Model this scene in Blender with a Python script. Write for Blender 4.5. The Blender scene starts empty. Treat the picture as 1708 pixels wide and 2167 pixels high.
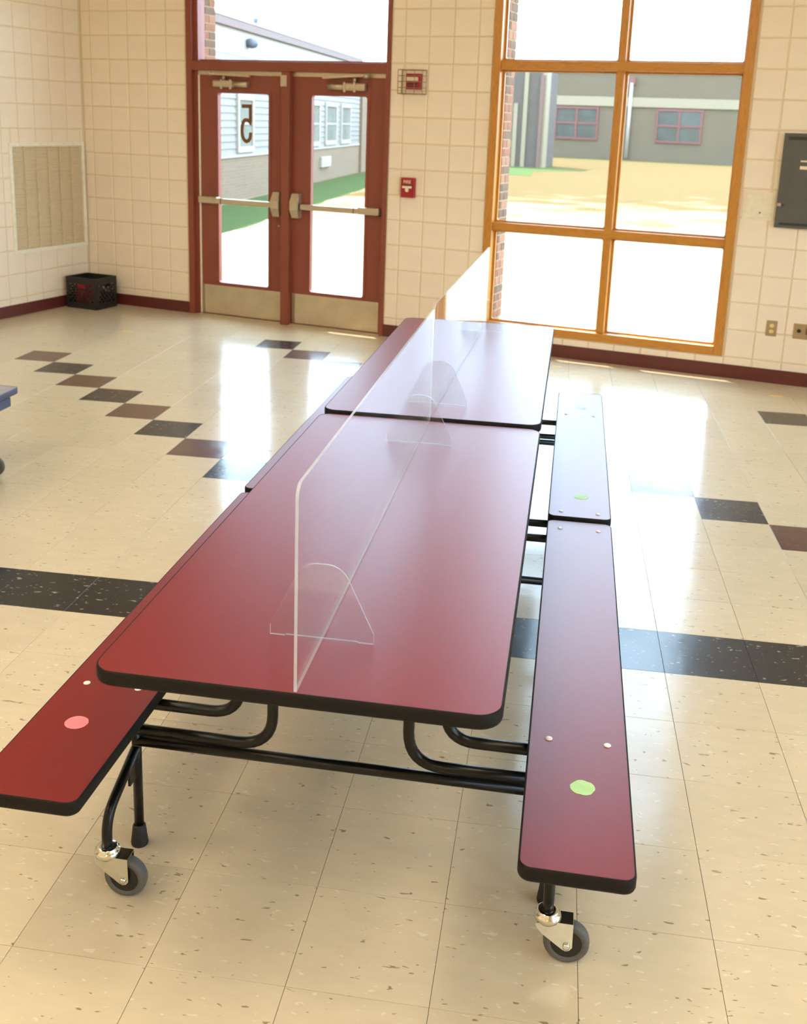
import bpy, bmesh, math, random
from mathutils import Vector, Matrix
random.seed(7)
sc = bpy.context.scene
COL = sc.collection
PI = math.pi

# ------------------------------------------------------------------ camera, sky, sun, exposure
CAM = Vector((2.9488, -7.981, 1.7711))
CR = Vector((0.9161, 0.3994, 0.0346)); CF = Vector((-0.3791, 0.8911, -0.2494))
CR.normalize(); CF = (CF - CR * CF.dot(CR)).normalized(); CU = CR.cross(CF)
FPX, PPX, PPY, IW, IH = 2247.72, 854.0, 830.6, 1708, 2167
cd = bpy.data.cameras.new('camera'); cam = bpy.data.objects.new('camera', cd); COL.objects.link(cam)
cd.sensor_fit = 'VERTICAL'; cd.sensor_height = 36.0; cd.lens = FPX / IH * 36.0
cd.shift_x = 0.0; cd.shift_y = -(IH / 2 - PPY) / IH
cd.clip_start = 0.05; cd.clip_end = 300
cd.dof.use_dof = True; cd.dof.focus_distance = 2.6; cd.dof.aperture_fstop = 7.0
m = Matrix.Identity(4)
for r in range(3):
    m[r][0] = CR[r]; m[r][1] = CU[r]; m[r][2] = -CF[r]; m[r][3] = CAM[r]
cam.matrix_world = m
sc.camera = cam

world = bpy.data.worlds.new('sky'); sc.world = world; world.use_nodes = True
bg = world.node_tree.nodes['Background']
bg.inputs[0].default_value = (0.57, 0.77, 1.0, 1); bg.inputs[1].default_value = 13.0
sd = bpy.data.lights.new('sun', 'SUN'); sun = bpy.data.objects.new('sun', sd); COL.objects.link(sun)
sd.energy = 19.0; sd.angle = math.radians(0.6); sd.color = (1.0, 0.93, 0.82)
SUN_DIR = Vector((0.56, -0.40, -1.0)).normalized()
sun.rotation_euler = SUN_DIR.to_track_quat('-Z', 'Y').to_euler()
sun.location = (-12, 8, 20)
LAMP = 21.0
LAMP_COL = (1.0, 0.89, 0.74)

sc.view_settings.view_transform = 'Standard'; sc.view_settings.look = 'None'
sc.view_settings.exposure = 0.12; sc.view_settings.gamma = 1.0; sc.view_settings.use_curve_mapping = False
try:
    sc.cycles.use_denoising = True
    sc.cycles.max_bounces = 10; sc.cycles.transparent_max_bounces = 24
    sc.cycles.sample_clamp_indirect = 6.0
except Exception:
    pass

def project(p):
    d = Vector(p) - CAM; z = d.dot(CF)
    if z < 0.05: return None
    return (PPX + FPX * d.dot(CR) / z, PPY - FPX * d.dot(CU) / z)

# ------------------------------------------------------------------ materials
def srgb(r, g, b):
    f = lambda c: (c / 255 / 12.92) if c / 255 <= 0.04045 else ((c / 255 + 0.055) / 1.055) ** 2.4
    return (f(r), f(g), f(b), 1)
class NT:
    def __init__(s, name):
        s.m = bpy.data.materials.new(name); s.m.use_nodes = True; s.t = s.m.node_tree
        s.p = s.t.nodes['Principled BSDF']; s.out = s.t.nodes['Material Output']
    def n(s, kind, **kw):
        x = s.t.nodes.new(kind)
        for k, v in kw.items(): setattr(x, k, v)
        return x
    def l(s, a, b): s.t.links.new(a, b)
    def val(s, x, **kw):
        for k, v in kw.items(): x.inputs[k].default_value = v
    def mapped(s, scale=(1, 1, 1), rot=(0, 0, 0), src='Object'):
        tc = s.n('ShaderNodeTexCoord'); mp = s.n('ShaderNodeMapping')
        s.l(tc.outputs[src], mp.inputs['Vector']); mp.inputs['Scale'].default_value = scale; mp.inputs['Rotation'].default_value = rot
        return mp.outputs['Vector']
    def noise(s, vec, scale, detail=2, rough=.5, dist=0, w=None):
        x = s.n('ShaderNodeTexNoise')
        if w is not None:
            x.noise_dimensions = '4D'; s.l(w, x.inputs['W'])
        s.l(vec, x.inputs['Vector']); x.inputs['Scale'].default_value = scale; x.inputs['Detail'].default_value = detail
        x.inputs['Roughness'].default_value = rough; x.inputs['Distortion'].default_value = dist
        return x.outputs['Fac']
    def ramp(s, fac, stops, interp='LINEAR'):
        x = s.n('ShaderNodeValToRGB'); x.color_ramp.interpolation = interp
        e = x.color_ramp.elements
        while len(e) < len(stops): e.new(0.5)
        for el, (p, c) in zip(e, stops):
            el.position = p; el.color = c if len(c) == 4 else (*c, 1)
        s.l(fac, x.inputs['Fac']); return x.outputs['Color']
    def mix(s, fac, a, b, mode='MIX'):
        x = s.n('ShaderNodeMix', data_type='RGBA', blend_type=mode)
        for sock, v in ((x.inputs['Factor'], fac), (x.inputs['A'], a), (x.inputs['B'], b)):
            if sock.name == 'Factor' and sock.type != 'VALUE': continue
            if hasattr(v, 'is_output'): s.l(v, sock)
            else: sock.default_value = v
        return x.outputs['Result']
    def math(s, op, a, b=0.0):
        x = s.n('ShaderNodeMath', operation=op)
        for sock, v in ((x.inputs[0], a), (x.inputs[1], b)):
            if hasattr(v, 'is_output'): s.l(v, sock)
            else: sock.default_value = v
        return x.outputs[0]
    def bump(s, h, strength=.2, dist=.002):
        x = s.n('ShaderNodeBump'); x.inputs['Strength'].default_value = strength; x.inputs['Distance'].default_value = dist
        s.l(h, x.inputs['Height']); s.l(x.outputs['Normal'], s.p.inputs['Normal'])

def mixrgb(t, fac, a, b, mode='MIX'):
    x = t.n('ShaderNodeMixRGB', blend_type=mode)
    for sock, v in ((x.inputs[0], fac), (x.inputs[1], a), (x.inputs[2], b)):
        if hasattr(v, 'is_output'): t.l(v, sock)
        else: sock.default_value = v
    return x.outputs[0]

def plain(name, col, rough=.5, metal=0.0, spec=.5, var=0.06, vscale=30, bump=0.0, bscale=300, ior=None):
    t = NT(name); v = t.mapped()
    f = t.noise(v, vscale, 3)
    a = tuple(c * (1 - var) for c in col[:3]) + (1,); b = tuple(min(1, c * (1 + var)) for c in col[:3]) + (1,)
    t.l(t.ramp(f, [(.3, a), (.7, b)]), t.p.inputs['Base Color'])
    t.p.inputs['Roughness'].default_value = rough; t.p.inputs['Metallic'].default_value = metal
    t.p.inputs['Specular IOR Level'].default_value = spec
    if ior: t.p.inputs['IOR'].default_value = ior
    if bump: t.bump(t.noise(v, bscale, 2), bump, .001)
    return t.m

M = {}
def tile_material(name, base, dark, light, rot, tone=0.05, flk=1.0):
    t = NT(name)
    info = t.n('ShaderNodeObjectInfo'); w = t.math('MULTIPLY', info.outputs['Random'], 37.0)
    v = t.mapped((1, 2.6, 1), (0, 0, rot))
    base_n = t.noise(v, 9, 3, .6, .4, w)
    c = t.ramp(base_n, [(.25, tuple(x * (1 - tone) for x in base[:3])), (.75, tuple(min(1, x * (1 + tone)) for x in base[:3]))])
    f1 = t.noise(v, 30, 1.5, .5, .5, w); f2 = t.noise(t.mapped((1, 2.2, 1), (0, 0, rot + .5)), 38, 1.5, .5, .5, t.math('ADD', w, 5.3))
    d = t.ramp(f1, [(.682, (0, 0, 0)), (.715, (flk, flk, flk))]); li = t.ramp(f2, [(.660, (0, 0, 0)), (.70, (1, 1, 1))])
    c = mixrgb(t, d, c, dark); c = mixrgb(t, t.math('MULTIPLY', li, .75), c, light)
    tv = t.math('ADD', t.math('MULTIPLY', info.outputs['Random'], .07), .965)
    comb = t.n('ShaderNodeCombineColor')
    for k in range(3): t.l(tv, comb.inputs[k])
    c = mixrgb(t, 1.0, c, comb.outputs[0], 'MULTIPLY')
    t.l(c, t.p.inputs['Base Color'])
    geo = t.n('ShaderNodeNewGeometry')
    wn = t.n('ShaderNodeTexNoise'); t.l(geo.outputs['Position'], wn.inputs['Vector']); wn.inputs['Scale'].default_value = 2.2; wn.inputs['Detail'].default_value = 3
    rr = t.ramp(wn.outputs['Fac'], [(.3, (.11,) * 3), (.7, (.19,) * 3)])
    t.p.inputs['Roughness'].default_value = .45
    t.p.inputs['Coat Weight'].default_value = .8; t.p.inputs['Coat IOR'].default_value = 1.46
    t.l(rr, t.p.inputs['Coat Roughness'])
    t.p.inputs['IOR'].default_value = 1.5; t.p.inputs['Specular IOR Level'].default_value = .06
    wb = t.n('ShaderNodeTexNoise'); t.l(geo.outputs['Position'], wb.inputs['Vector']); wb.inputs['Scale'].default_value = 7; wb.inputs['Detail'].default_value = 3
    t.bump(wb.outputs['Fac'], .10, .010)
    t.l(t.p.inputs['Normal'].links[0].from_socket, t.p.inputs['Coat Normal'])
    return t.m
CREAM = srgb(208, 192, 161)
M['cream_a'] = tile_material('cream_tile_a', CREAM, srgb(150, 130, 104), srgb(222, 212, 192), 0.0)
M['cream_b'] = tile_material('cream_tile_b', CREAM, srgb(150, 130, 104), srgb(222, 212, 192), PI / 2)
M['black_t'] = tile_material('black_tile', srgb(22, 23, 26), srgb(14, 14, 16), srgb(165, 162, 150), 0.0, .25)
M['brown_t'] = tile_material('brown_tile', srgb(92, 62, 48), srgb(62, 42, 34), srgb(128, 100, 84), 0.0, .12, .7)
M['joint'] = plain('tile_joint', srgb(64, 50, 36), .9)

M['paint'] = plain('cream_block_paint', srgb(240, 221, 194), .42, spec=.4, var=.025, vscale=6, bump=.12, bscale=180)
M['mortar'] = plain('shaded_mortar', srgb(224, 203, 164), .6, var=.03)  # darker than the block paint, joint shade put into the colour
M['plainwall'] = plain('rear_wall_paint', srgb(238, 222, 190), .5, var=.02)
M['base'] = plain('maroon_vinyl', srgb(92, 36, 30), .35, var=.05)
M['door_red'] = plain('door_paint', srgb(136, 68, 50), .38, spec=.4, var=.03, vscale=5)
M['ceiling'] = plain('ceiling_tile', srgb(235, 232, 222), .9, var=.03, bump=.4, bscale=90)
M['steel'] = plain('brushed_steel', srgb(178, 160, 130), .32, metal=.85, var=.06, vscale=8)
M['satin'] = plain('satin_aluminium', srgb(190, 174, 148), .34, metal=.7, var=.04)
M['chrome'] = plain('zinc_chrome', srgb(215, 215, 205), .16, metal=1.0, var=.06)
M['kick'] = plain('kick_plate_steel', srgb(196, 178, 146), .38, metal=.55, var=.10, vscale=7)
M['rubber_black'] = plain('black_rubber', srgb(24, 24, 24), .6)
M['white_metal'] = plain('white_metal', srgb(236, 230, 214), .5)
M['lam'] = plain('red_laminate', srgb(118, 12, 15), .38, spec=.5, var=.04, vscale=60, bump=.04, bscale=500, ior=1.52)
M['lam2'] = plain('blue_grey_laminate', srgb(150, 150, 160), .3)
M['edge'] = plain('black_t_mold', srgb(22, 19, 16), .6, spec=.2, bump=.6, bscale=700)
M['edge2'] = plain('navy_edge', srgb(52, 54, 88), .5)
M['tube'] = plain('black_powder_coat', srgb(18, 17, 16), .30, spec=.3, var=.1)
M['tyre'] = plain('grey_tyre', srgb(88, 86, 82), .6)
M['hub'] = plain('black_hub', srgb(24, 22, 21), .45)
M['bolt'] = plain('white_bolt_cap', srgb(232, 228, 222), .35)
M['pink'] = plain('pink_sticker', srgb(240, 130, 135), .6)
M['green_s'] = plain('green_sticker', srgb(176, 218, 146), .6)
M['pale_s'] = plain('pale_sticker', srgb(200, 215, 225), .6)
M['crate'] = plain('black_plastic', srgb(26, 23, 20), .5)
M['redcloth'] = plain('red_cloth', srgb(190, 24, 40), .8, var=.25, vscale=40)
M['grille'] = plain('grille_enamel', srgb(226, 204, 162), .5)
M['grille_frame'] = plain('grille_frame_enamel', srgb(238, 228, 204), .45)
M['dark'] = plain('dark_void', srgb(40, 30, 20), .9)
M['alarm'] = plain('alarm_red', srgb(160, 22, 28), .4)
M['alarm_w'] = plain('alarm_white', srgb(238, 215, 180), .5)
M['lens'] = plain('strobe_lens', srgb(225, 212, 175), .2)
M['wire'] = plain('cage_wire', srgb(150, 128, 92), .4, metal=.5)
M['panel_dark'] = plain('charcoal_cabinet', srgb(84, 82, 74), .5, var=.08, vscale=9)
M['panel_dk2'] = plain('charcoal_vent', srgb(44, 43, 38), .6)
M['offwhite'] = plain('off_white_panel', srgb(232, 218, 186), .45)
M['plate'] = plain('outlet_plate', srgb(168, 142, 104), .35, metal=.4)
M['ivory'] = plain('ivory_receptacle', srgb(222, 196, 122), .4)
M['yellow'] = plain('yellow_tape', srgb(238, 190, 60), .6)
M['digit'] = plain('brown_decal', srgb(112, 74, 34), .6)
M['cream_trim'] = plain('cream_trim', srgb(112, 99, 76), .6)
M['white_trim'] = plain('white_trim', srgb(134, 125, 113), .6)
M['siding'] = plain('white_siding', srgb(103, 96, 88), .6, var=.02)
M['fascia'] = plain('brown_fascia', srgb(85, 59, 51), .6)
M['roofing'] = plain('roof_membrane', srgb(200, 200, 198), .8)
M['far_red'] = plain('far_window_red', srgb(85, 38, 34), .5)
M['far_glass'] = plain('far_window_glass', srgb(59, 64, 60), .15, var=.2, vscale=2)
M['wing_glass'] = plain('wing_window_glass', srgb(107, 108, 100), .15, var=.1, vscale=2)
M['pipe'] = plain('grey_pipe', srgb(66, 74, 88), .5)

t = NT('honey_wood'); v = t.mapped((14, 14, 1.6))
nz = t.noise(v, 6, 4, .6, 1.2)
t.l(t.ramp(nz, [(.25, srgb(168, 104, 34)), (.55, srgb(198, 134, 50)), (.8, srgb(184, 116, 40))]), t.p.inputs['Base Color'])
t.p.inputs['Roughness'].default_value = .32; M['wood'] = t.m
t = NT('honey_wood_level'); v = t.mapped((1.6, 14, 14))
nz = t.noise(v, 6, 4, .6, 1.2)
t.l(t.ramp(nz, [(.25, srgb(168, 104, 34)), (.55, srgb(198, 134, 50)), (.8, srgb(184, 116, 40))]), t.p.inputs['Base Color'])
t.p.inputs['Roughness'].default_value = .32; M['wood_h'] = t.m

def brickmat(name, c1, c2, mo, scale=1.0, axes='XZ'):
    t = NT(name); tc = t.n('ShaderNodeTexCoord'); sp = t.n('ShaderNodeSeparateXYZ'); t.l(tc.outputs['Object'], sp.inputs[0])
    cb = t.n('ShaderNodeCombineXYZ'); t.l(sp.outputs[axes[0]], cb.inputs['X']); t.l(sp.outputs[axes[1]], cb.inputs['Y'])
    b = t.n('ShaderNodeTexBrick'); t.l(cb.outputs[0], b.inputs['Vector'])
    b.inputs['Color1'].default_value = c1; b.inputs['Color2'].default_value = c2; b.inputs['Mortar'].default_value = mo
    b.inputs['Scale'].default_value = scale; b.inputs['Brick Width'].default_value = .203; b.inputs['Row Height'].default_value = .068; b.inputs['Mortar Size'].default_value = .006
    t.l(b.outputs['Color'], t.p.inputs['Base Color']); t.p.inputs['Roughness'].default_value = .85
    return t.m
M['brick_far'] = brickmat('buff_brick', srgb(98, 78, 57), srgb(90, 70, 50), srgb(109, 92, 70))
M['brick_dark'] = brickmat('grey_brown_brick', srgb(63, 54, 48), srgb(52, 46, 41), srgb(79, 71, 64))
M['block_far'] = brickmat('grey_buff_block', srgb(76, 65, 48), srgb(72, 61, 45), srgb(81, 69, 52), .33)
M['brick1'] = plain('brick_orange', srgb(135, 87, 62), .85, var=.12, vscale=25, bump=.4)
M['brick2'] = plain('brick_brown', srgb(104, 77, 58), .85, var=.12, vscale=25, bump=.4)
M['brick3'] = plain('brick_light', srgb(148, 103, 76), .85, var=.12, vscale=25, bump=.4)
M['brick_mortar'] = plain('brick_mortar', srgb(158, 140, 112), .9)

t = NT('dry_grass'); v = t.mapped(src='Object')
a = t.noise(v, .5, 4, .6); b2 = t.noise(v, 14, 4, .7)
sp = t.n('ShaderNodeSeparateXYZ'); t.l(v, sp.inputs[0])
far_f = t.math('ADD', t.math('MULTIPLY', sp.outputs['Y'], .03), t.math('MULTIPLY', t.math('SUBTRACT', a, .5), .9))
c = t.ramp(far_f, [(.15, srgb(146, 134, 112)), (.6, srgb(82, 69, 47))])  # paler near the window, overexposed glare put into the ground colour
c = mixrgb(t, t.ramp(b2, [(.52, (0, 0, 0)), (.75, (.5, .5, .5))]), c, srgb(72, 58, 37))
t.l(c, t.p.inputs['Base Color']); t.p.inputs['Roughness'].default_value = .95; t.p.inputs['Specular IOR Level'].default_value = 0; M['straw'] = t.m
t = NT('green_grass'); v = t.mapped(src='Object')
b2 = t.noise(v, 9, 4, .7)
t.l(t.ramp(b2, [(.3, srgb(55, 68, 41)), (.7, srgb(65, 77, 48))]), t.p.inputs['Base Color']); t.p.inputs['Roughness'].default_value = .95; t.p.inputs['Specular IOR Level'].default_value = 0; M['grass'] = t.m

def glassmat(name, tint, rough, haze=0.0, ior=1.5):
    t = NT(name); nd = t.t.nodes; nd.remove(t.p)
    tr = t.n('ShaderNodeBsdfTransparent'); tr.inputs[0].default_value = tint
    gl = t.n('ShaderNodeBsdfGlossy'); gl.inputs['Roughness'].default_value = rough; gl.inputs['Color'].default_value = (1, 1, 1, 1)
    fr = t.n('ShaderNodeFresnel'); ge = t.n('ShaderNodeNewGeometry')
    t.l(t.math('ADD', t.math('MULTIPLY', ge.outputs['Backfacing'], 1 / ior - ior), ior), fr.inputs[0])
    base = tr.outputs[0]
    if haze:
        df = t.n('ShaderNodeBsdfDiffuse'); df.inputs[0].default_value = (.9, .9, .92, 1)
        mh = t.n('ShaderNodeMixShader'); mh.inputs[0].default_value = haze
        t.l(tr.outputs[0], mh.inputs[1]); t.l(df.outputs[0], mh.inputs[2]); base = mh.outputs[0]
    mx = t.n('ShaderNodeMixShader'); t.l(fr.outputs[0], mx.inputs[0]); t.l(base, mx.inputs[1]); t.l(gl.outputs[0], mx.inputs[2])
    t.l(mx.outputs[0], t.out.inputs[0]); return t.m
M['glass'] = glassmat('window_glass', (.95, .97, .96, 1), .0)
M['acrylic'] = glassmat('clear_acrylic', (.97, .975, .975, 1), .0, .015, 1.45)
t = NT('acrylic_edge'); t.p.inputs['Base Color'].default_value = (.76, .90, .98, 1); t.p.inputs['Roughness'].default_value = .2
tl = t.n('ShaderNodeBsdfTranslucent'); tl.inputs[0].default_value = (.9, .96, 1, 1)
tp = t.n('ShaderNodeBsdfTransparent'); mx = t.n('ShaderNodeMixShader'); mx.inputs[0].default_value = .45; m2 = t.n('ShaderNodeMixShader'); m2.inputs[0].default_value = .4
t.l(t.p.outputs[0], mx.inputs[1]); t.l(tl.outputs[0], mx.inputs[2]); t.l(mx.outputs[0], m2.inputs[1]); t.l(tp.outputs[0], m2.inputs[2]); t.l(m2.outputs[0], t.out.inputs[0]); M['acr_edge'] = t.m
t = NT('lamp_diffuser'); t.p.inputs['Emission Color'].default_value = (*LAMP_COL, 1); t.p.inputs['Emission Strength'].default_value = LAMP; M['lamp'] = t.m

# ------------------------------------------------------------------ mesh helpers
class MB:
    def __init__(s): s.v = []; s.f = []; s.mi = []; s.sm = []
    def add(s, vs, fs, mi=0, smooth=False):
        o = len(s.v); s.v += [tuple(p) for p in vs]
        for f in fs: s.f.append(tuple(i + o for i in f)); s.mi.append(mi); s.sm.append(smooth)
    def box(s, x0, x1, y0, y1, z0, z1, mi=0, ch=0.0):
        if ch:
            bm = bmesh.new(); bmesh.ops.create_cube(bm, size=1)
            for q in bm.verts: q.co = Vector(((x0 + x1) / 2 + q.co.x * (x1 - x0), (y0 + y1) / 2 + q.co.y * (y1 - y0), (z0 + z1) / 2 + q.co.z * (z1 - z0)))
            bmesh.ops.bevel(bm, geom=bm.edges[:] + bm.verts[:], offset=ch, segments=2, affect='EDGES', profile=.5)
            bm.verts.index_update()
            s.add([q.co for q in bm.verts], [[q.index for q in f.verts] for f in bm.faces], mi); bm.free(); return s
        v = [(x, y, z) for z in (z0, z1) for y in (y0, y1) for x in (x0, x1)]
        s.add(v, [(0, 2, 3, 1), (4, 5, 7, 6), (0, 1, 5, 4), (2, 6, 7, 3), (0, 4, 6, 2), (1, 3, 7, 5)], mi); return s
    def loft(s, loops, mi=0, closed=True, cap0=True, cap1=True, smooth=False, ring=False):
        n = len(loops[0]); vs = [p for L in loops for p in L]; fs = []
        K = len(loops); rng = range(K if ring else K - 1)
        for k in rng:
            a = k * n; b = ((k + 1) % K) * n
            for i in range(n if closed else n - 1):
                j = (i + 1) % n; fs.append((a + i, a + j, b + j, b + i))
        s.add(vs, fs, mi, smooth)
        o = len(s.v) - len(vs)
        if not ring:
            if cap0: s.f.append(tuple(o + i for i in reversed(range(n)))); s.mi.append(mi); s.sm.append(False)
            if cap1: s.f.append(tuple(o + (K - 1) * n + i for i in range(n))); s.mi.append(mi); s.sm.append(False)
        return s
    def prism(s, pts, axis, a, b, mi=0):
        def put(p, h):
            if axis == 'z': return (p[0], p[1], h)
            if axis == 'y': return (p[0], h, p[1])
            return (h, p[0], p[1])
        return s.loft([[put(p, a) for p in pts], [put(p, b) for p in pts]], mi)
    def lathe(s, prof, c=(0, 0, 0), axis='z', n=24, mi=0, cap=True, smooth=True):
        loops = []
        for r, h in prof:
            L = []
            for i in range(n):
                t = 2 * PI * i / n; a, b = r * math.cos(t), r * math.sin(t)
                L.append({'z': (c[0] + a, c[1] + b, c[2] + h), 'y': (c[0] + a, c[1] + h, c[2] + b), 'x': (c[0] + h, c[1] + a, c[2] + b)}[axis])
            loops.append(L)
        return s.loft(loops, mi, cap0=cap, cap1=cap, smooth=smooth)
    def tube(s, path, r, n=12, mi=0, bend=0.0, seg=6, cap=True):
        P = [Vector(p) for p in path]
        if bend and len(P) > 2:
            Q = [P[0]]
            for i in range(1, len(P) - 1):
                a, b, c = P[i - 1], P[i], P[i + 1]
                u = (a - b); w = (c - b); d = min(bend, u.length * .49, w.length * .49)
                p0 = b + u.normalized() * d; p1 = b + w.normalized() * d
                for k in range(seg + 1):
                    t = k / seg; Q.append(p0 * (1 - t) ** 2 + b * 2 * t * (1 - t) + p1 * t * t)
            Q.append(P[-1]); P = Q
        T = []
        for i in range(len(P)):
            d = (P[min(i + 1, len(P) - 1)] - P[max(i - 1, 0)]); T.append(d.normalized())
        up = Vector((0, 0, 1)) if abs(T[0].z) < .9 else Vector((1, 0, 0))
        N = (up - T[0] * up.dot(T[0])).normalized(); loops = []
        for i in range(len(P)):
            N = (N - T[i] * N.dot(T[i])).normalized(); Bv = T[i].cross(N)
            loops.append([tuple(P[i] + (N * math.cos(2 * PI * k / n) + Bv * math.sin(2 * PI * k / n)) * r) for k in range(n)])
        return s.loft(loops, mi, cap0=cap, cap1=cap, smooth=True)
    def mesh(s, name, mats):
        me = bpy.data.meshes.new(name); me.from_pydata(s.v, [], s.f)
        for mt in (mats if isinstance(mats, (list, tuple)) else [mats]): me.materials.append(M[mt])
        me.polygons.foreach_set('material_index', s.mi); me.polygons.foreach_set('use_smooth', s.sm)
        bm = bmesh.new(); bm.from_mesh(me); bmesh.ops.recalc_face_normals(bm, faces=bm.faces); bm.to_mesh(me); bm.free()
        me.update(); return me
    def build(s, name, mats, parent=None, loc=None, rz=0.0):
        return obj(name, s.mesh(name, mats), parent, loc, rz)

def obj(name, me, parent=None, loc=None, rz=0.0):
    o = bpy.data.objects.new(name, me); COL.objects.link(o)
    if parent is not None: o.parent = parent
    if loc is not None: o.location = loc
    if rz: o.rotation_euler = (0, 0, rz)
    return o
def tag(o, label=None, cat=None, group=None, kind=None):
    if label: o['label'] = label
    if cat: o['category'] = cat
    if group: o['group'] = group
    if kind: o['kind'] = kind
    return o
def thing(name, label, cat, loc=(0, 0, 0), rz=0.0, group=None):
    o = bpy.data.objects.new(name, None); COL.objects.link(o); o.location = loc; o.rotation_euler = (0, 0, rz); o.empty_display_size = .1
    return tag(o, label, cat, group)
def struct(o): o['kind'] = 'structure'; return o
def struct_empty(name, loc=(0, 0, 0), rz=0.0):
    o = bpy.data.objects.new(name, None); COL.objects.link(o); o.location = loc; o.rotation_euler = (0, 0, rz); o.empty_display_size = .1
    return struct(o)
def copy_tree(o, parent=None):
    c = o.copy(); COL.objects.link(c); c.parent = parent
    for ch in list(o.children): copy_tree(ch, c)
    return c

def rrect(x0, x1, y0, y1, r, n=6):
    pts = []
    for cx, cy, a0 in ((x1 - r, y1 - r, 0), (x0 + r, y1 - r, 90), (x0 + r, y0 + r, 180), (x1 - r, y0 + r, 270)):
        for k in range(n + 1):
            t = math.radians(a0 + 90 * k / n); pts.append((cx + r * math.cos(t), cy + r * math.sin(t)))
    return pts
def ring_xz(mb, ox, ix, y0, y1, ro=.0005, ri=.02, n=4, mi=0):
    """frame standing in the XZ plane: ox=(x0,x1,z0,z1) outer, ix inner opening"""
    O = rrect(*ox, ro, n); I = rrect(*ix, ri, n)
    mb.loft([[(p[0], y0, p[1]) for p in O], [(p[0], y0, p[1]) for p in I], [(p[0], y1, p[1]) for p in I], [(p[0], y1, p[1]) for p in O]], mi, ring=True)
    return mb
def panel_holes(mb, x0, x1, z0, z1, holes, y0, y1, mi=0, xs=(), zs=()):
    """one connected slab in the XZ plane with rectangular holes"""
    X = sorted({x0, x1, *xs, *[h[0] for h in holes], *[h[1] for h in holes]}); X = [x for x in X if x0 <= x <= x1]
    Z = sorted({z0, z1, *zs, *[h[2] for h in holes], *[h[3] for h in holes]}); Z = [z for z in Z if z0 <= z <= z1]
    nx, nz = len(X) - 1, len(Z) - 1
    solid = [[not any(h[0] - 1e-9 <= (X[i] + X[i + 1]) / 2 <= h[1] and h[2] <= (Z[j] + Z[j + 1]) / 2 <= h[3] for h in holes) for j in range(nz)] for i in range(nx)]
    idx = {}; vs = []; fs = []
    def V(i, j, k):
        if (i, j, k) not in idx: idx[(i, j, k)] = len(vs); vs.append((X[i], (y0, y1)[k], Z[j]))
        return idx[(i, j, k)]
    S = lambda i, j: 0 <= i < nx and 0 <= j < nz and solid[i][j]
    for i in range(nx):
        for j in range(nz):
            if not solid[i][j]: continue
            fs.append((V(i, j, 0), V(i + 1, j, 0), V(i + 1, j + 1, 0), V(i, j + 1, 0)))
            fs.append((V(i, j, 1), V(i, j + 1, 1), V(i + 1, j + 1, 1), V(i + 1, j, 1)))
            if not S(i - 1, j): fs.append((V(i, j, 0), V(i, j + 1, 0), V(i, j + 1, 1), V(i, j, 1)))
            if not S(i + 1, j): fs.append((V(i + 1, j, 0), V(i + 1, j, 1), V(i + 1, j + 1, 1), V(i + 1, j + 1, 0)))
            if not S(i, j - 1): fs.append((V(i, j, 0), V(i, j, 1), V(i + 1, j, 1), V(i + 1, j, 0)))
            if not S(i, j + 1): fs.append((V(i, j + 1, 0), V(i + 1, j + 1, 0), V(i + 1, j + 1, 1), V(i, j + 1, 1)))
    mb.add(vs, fs, mi); return mb

# ================================================================== THE ROOM
XL, XR, YF, YB, ZC = -3.70, 7.6, 0.0, -13.0, 4.7
DX0, DX1, DZ1 = -2.575, -0.655, 3.02           # door frame rough opening
WX0, WX1, WZ0, WZ1 = 0.195, 2.095, 0.160, 4.45  # window rough opening
T = .3048
GRID_ROT = math.radians(15.15)
gc, gs = math.cos(GRID_ROT), math.sin(GRID_ROT)
def g2w(i, j):
    x, y = i * T, j * T - 6.6737
    return (x * gc - y * gs, x * gs + y * gc)

# ---- floor: a dark bed and separate vinyl tiles
floor = struct(MB().box(XL, XR, YB, .13, -.10, -.0025).build('floor', 'joint'))
tile_m = {}
def tile_mesh(kind):
    if kind not in tile_m:
        h = T / 2 - .0006; b = MB()
        lo = [(-h, -h), (h, -h), (h, h), (-h, h)]
        b.loft([[(x, y, -.0025) for x, y in lo], [(x, y, -.0004) for x, y in lo], [(x * .9965, y * .9965, 0) for x, y in lo]], cap0=False)
        tile_m[kind] = b.mesh('tile', kind)
    return tile_m[kind]
special = {(-10, 17): 'brown_t', (-9, 16): 'black_t', (-8, 15): 'brown_t', (-7, 14): 'black_t', (-6, 13): 'brown_t', (-5, 12): 'black_t', (-4, 11): 'brown_t', (-3, 10): 'black_t', (-2, 9): 'brown_t', (-1, 8): 'black_t',
           (-5, 20): 'black_t', (-4, 19): 'brown_t', (-3, 18): 'black_t', (-2, 17): 'brown_t', (-1, 16): 'black_t', (0, 15): 'brown_t', (1, 14): 'black_t', (2, 13): 'brown_t', (3, 12): 'black_t', (4, 11): 'brown_t', (5, 10): 'black_t', (6, 9): 'brown_t', (7, 8): 'black_t',
           (7, 16): 'black_t', (8, 15): 'brown_t', (9, 14): 'black_t'}
cells = []
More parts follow.
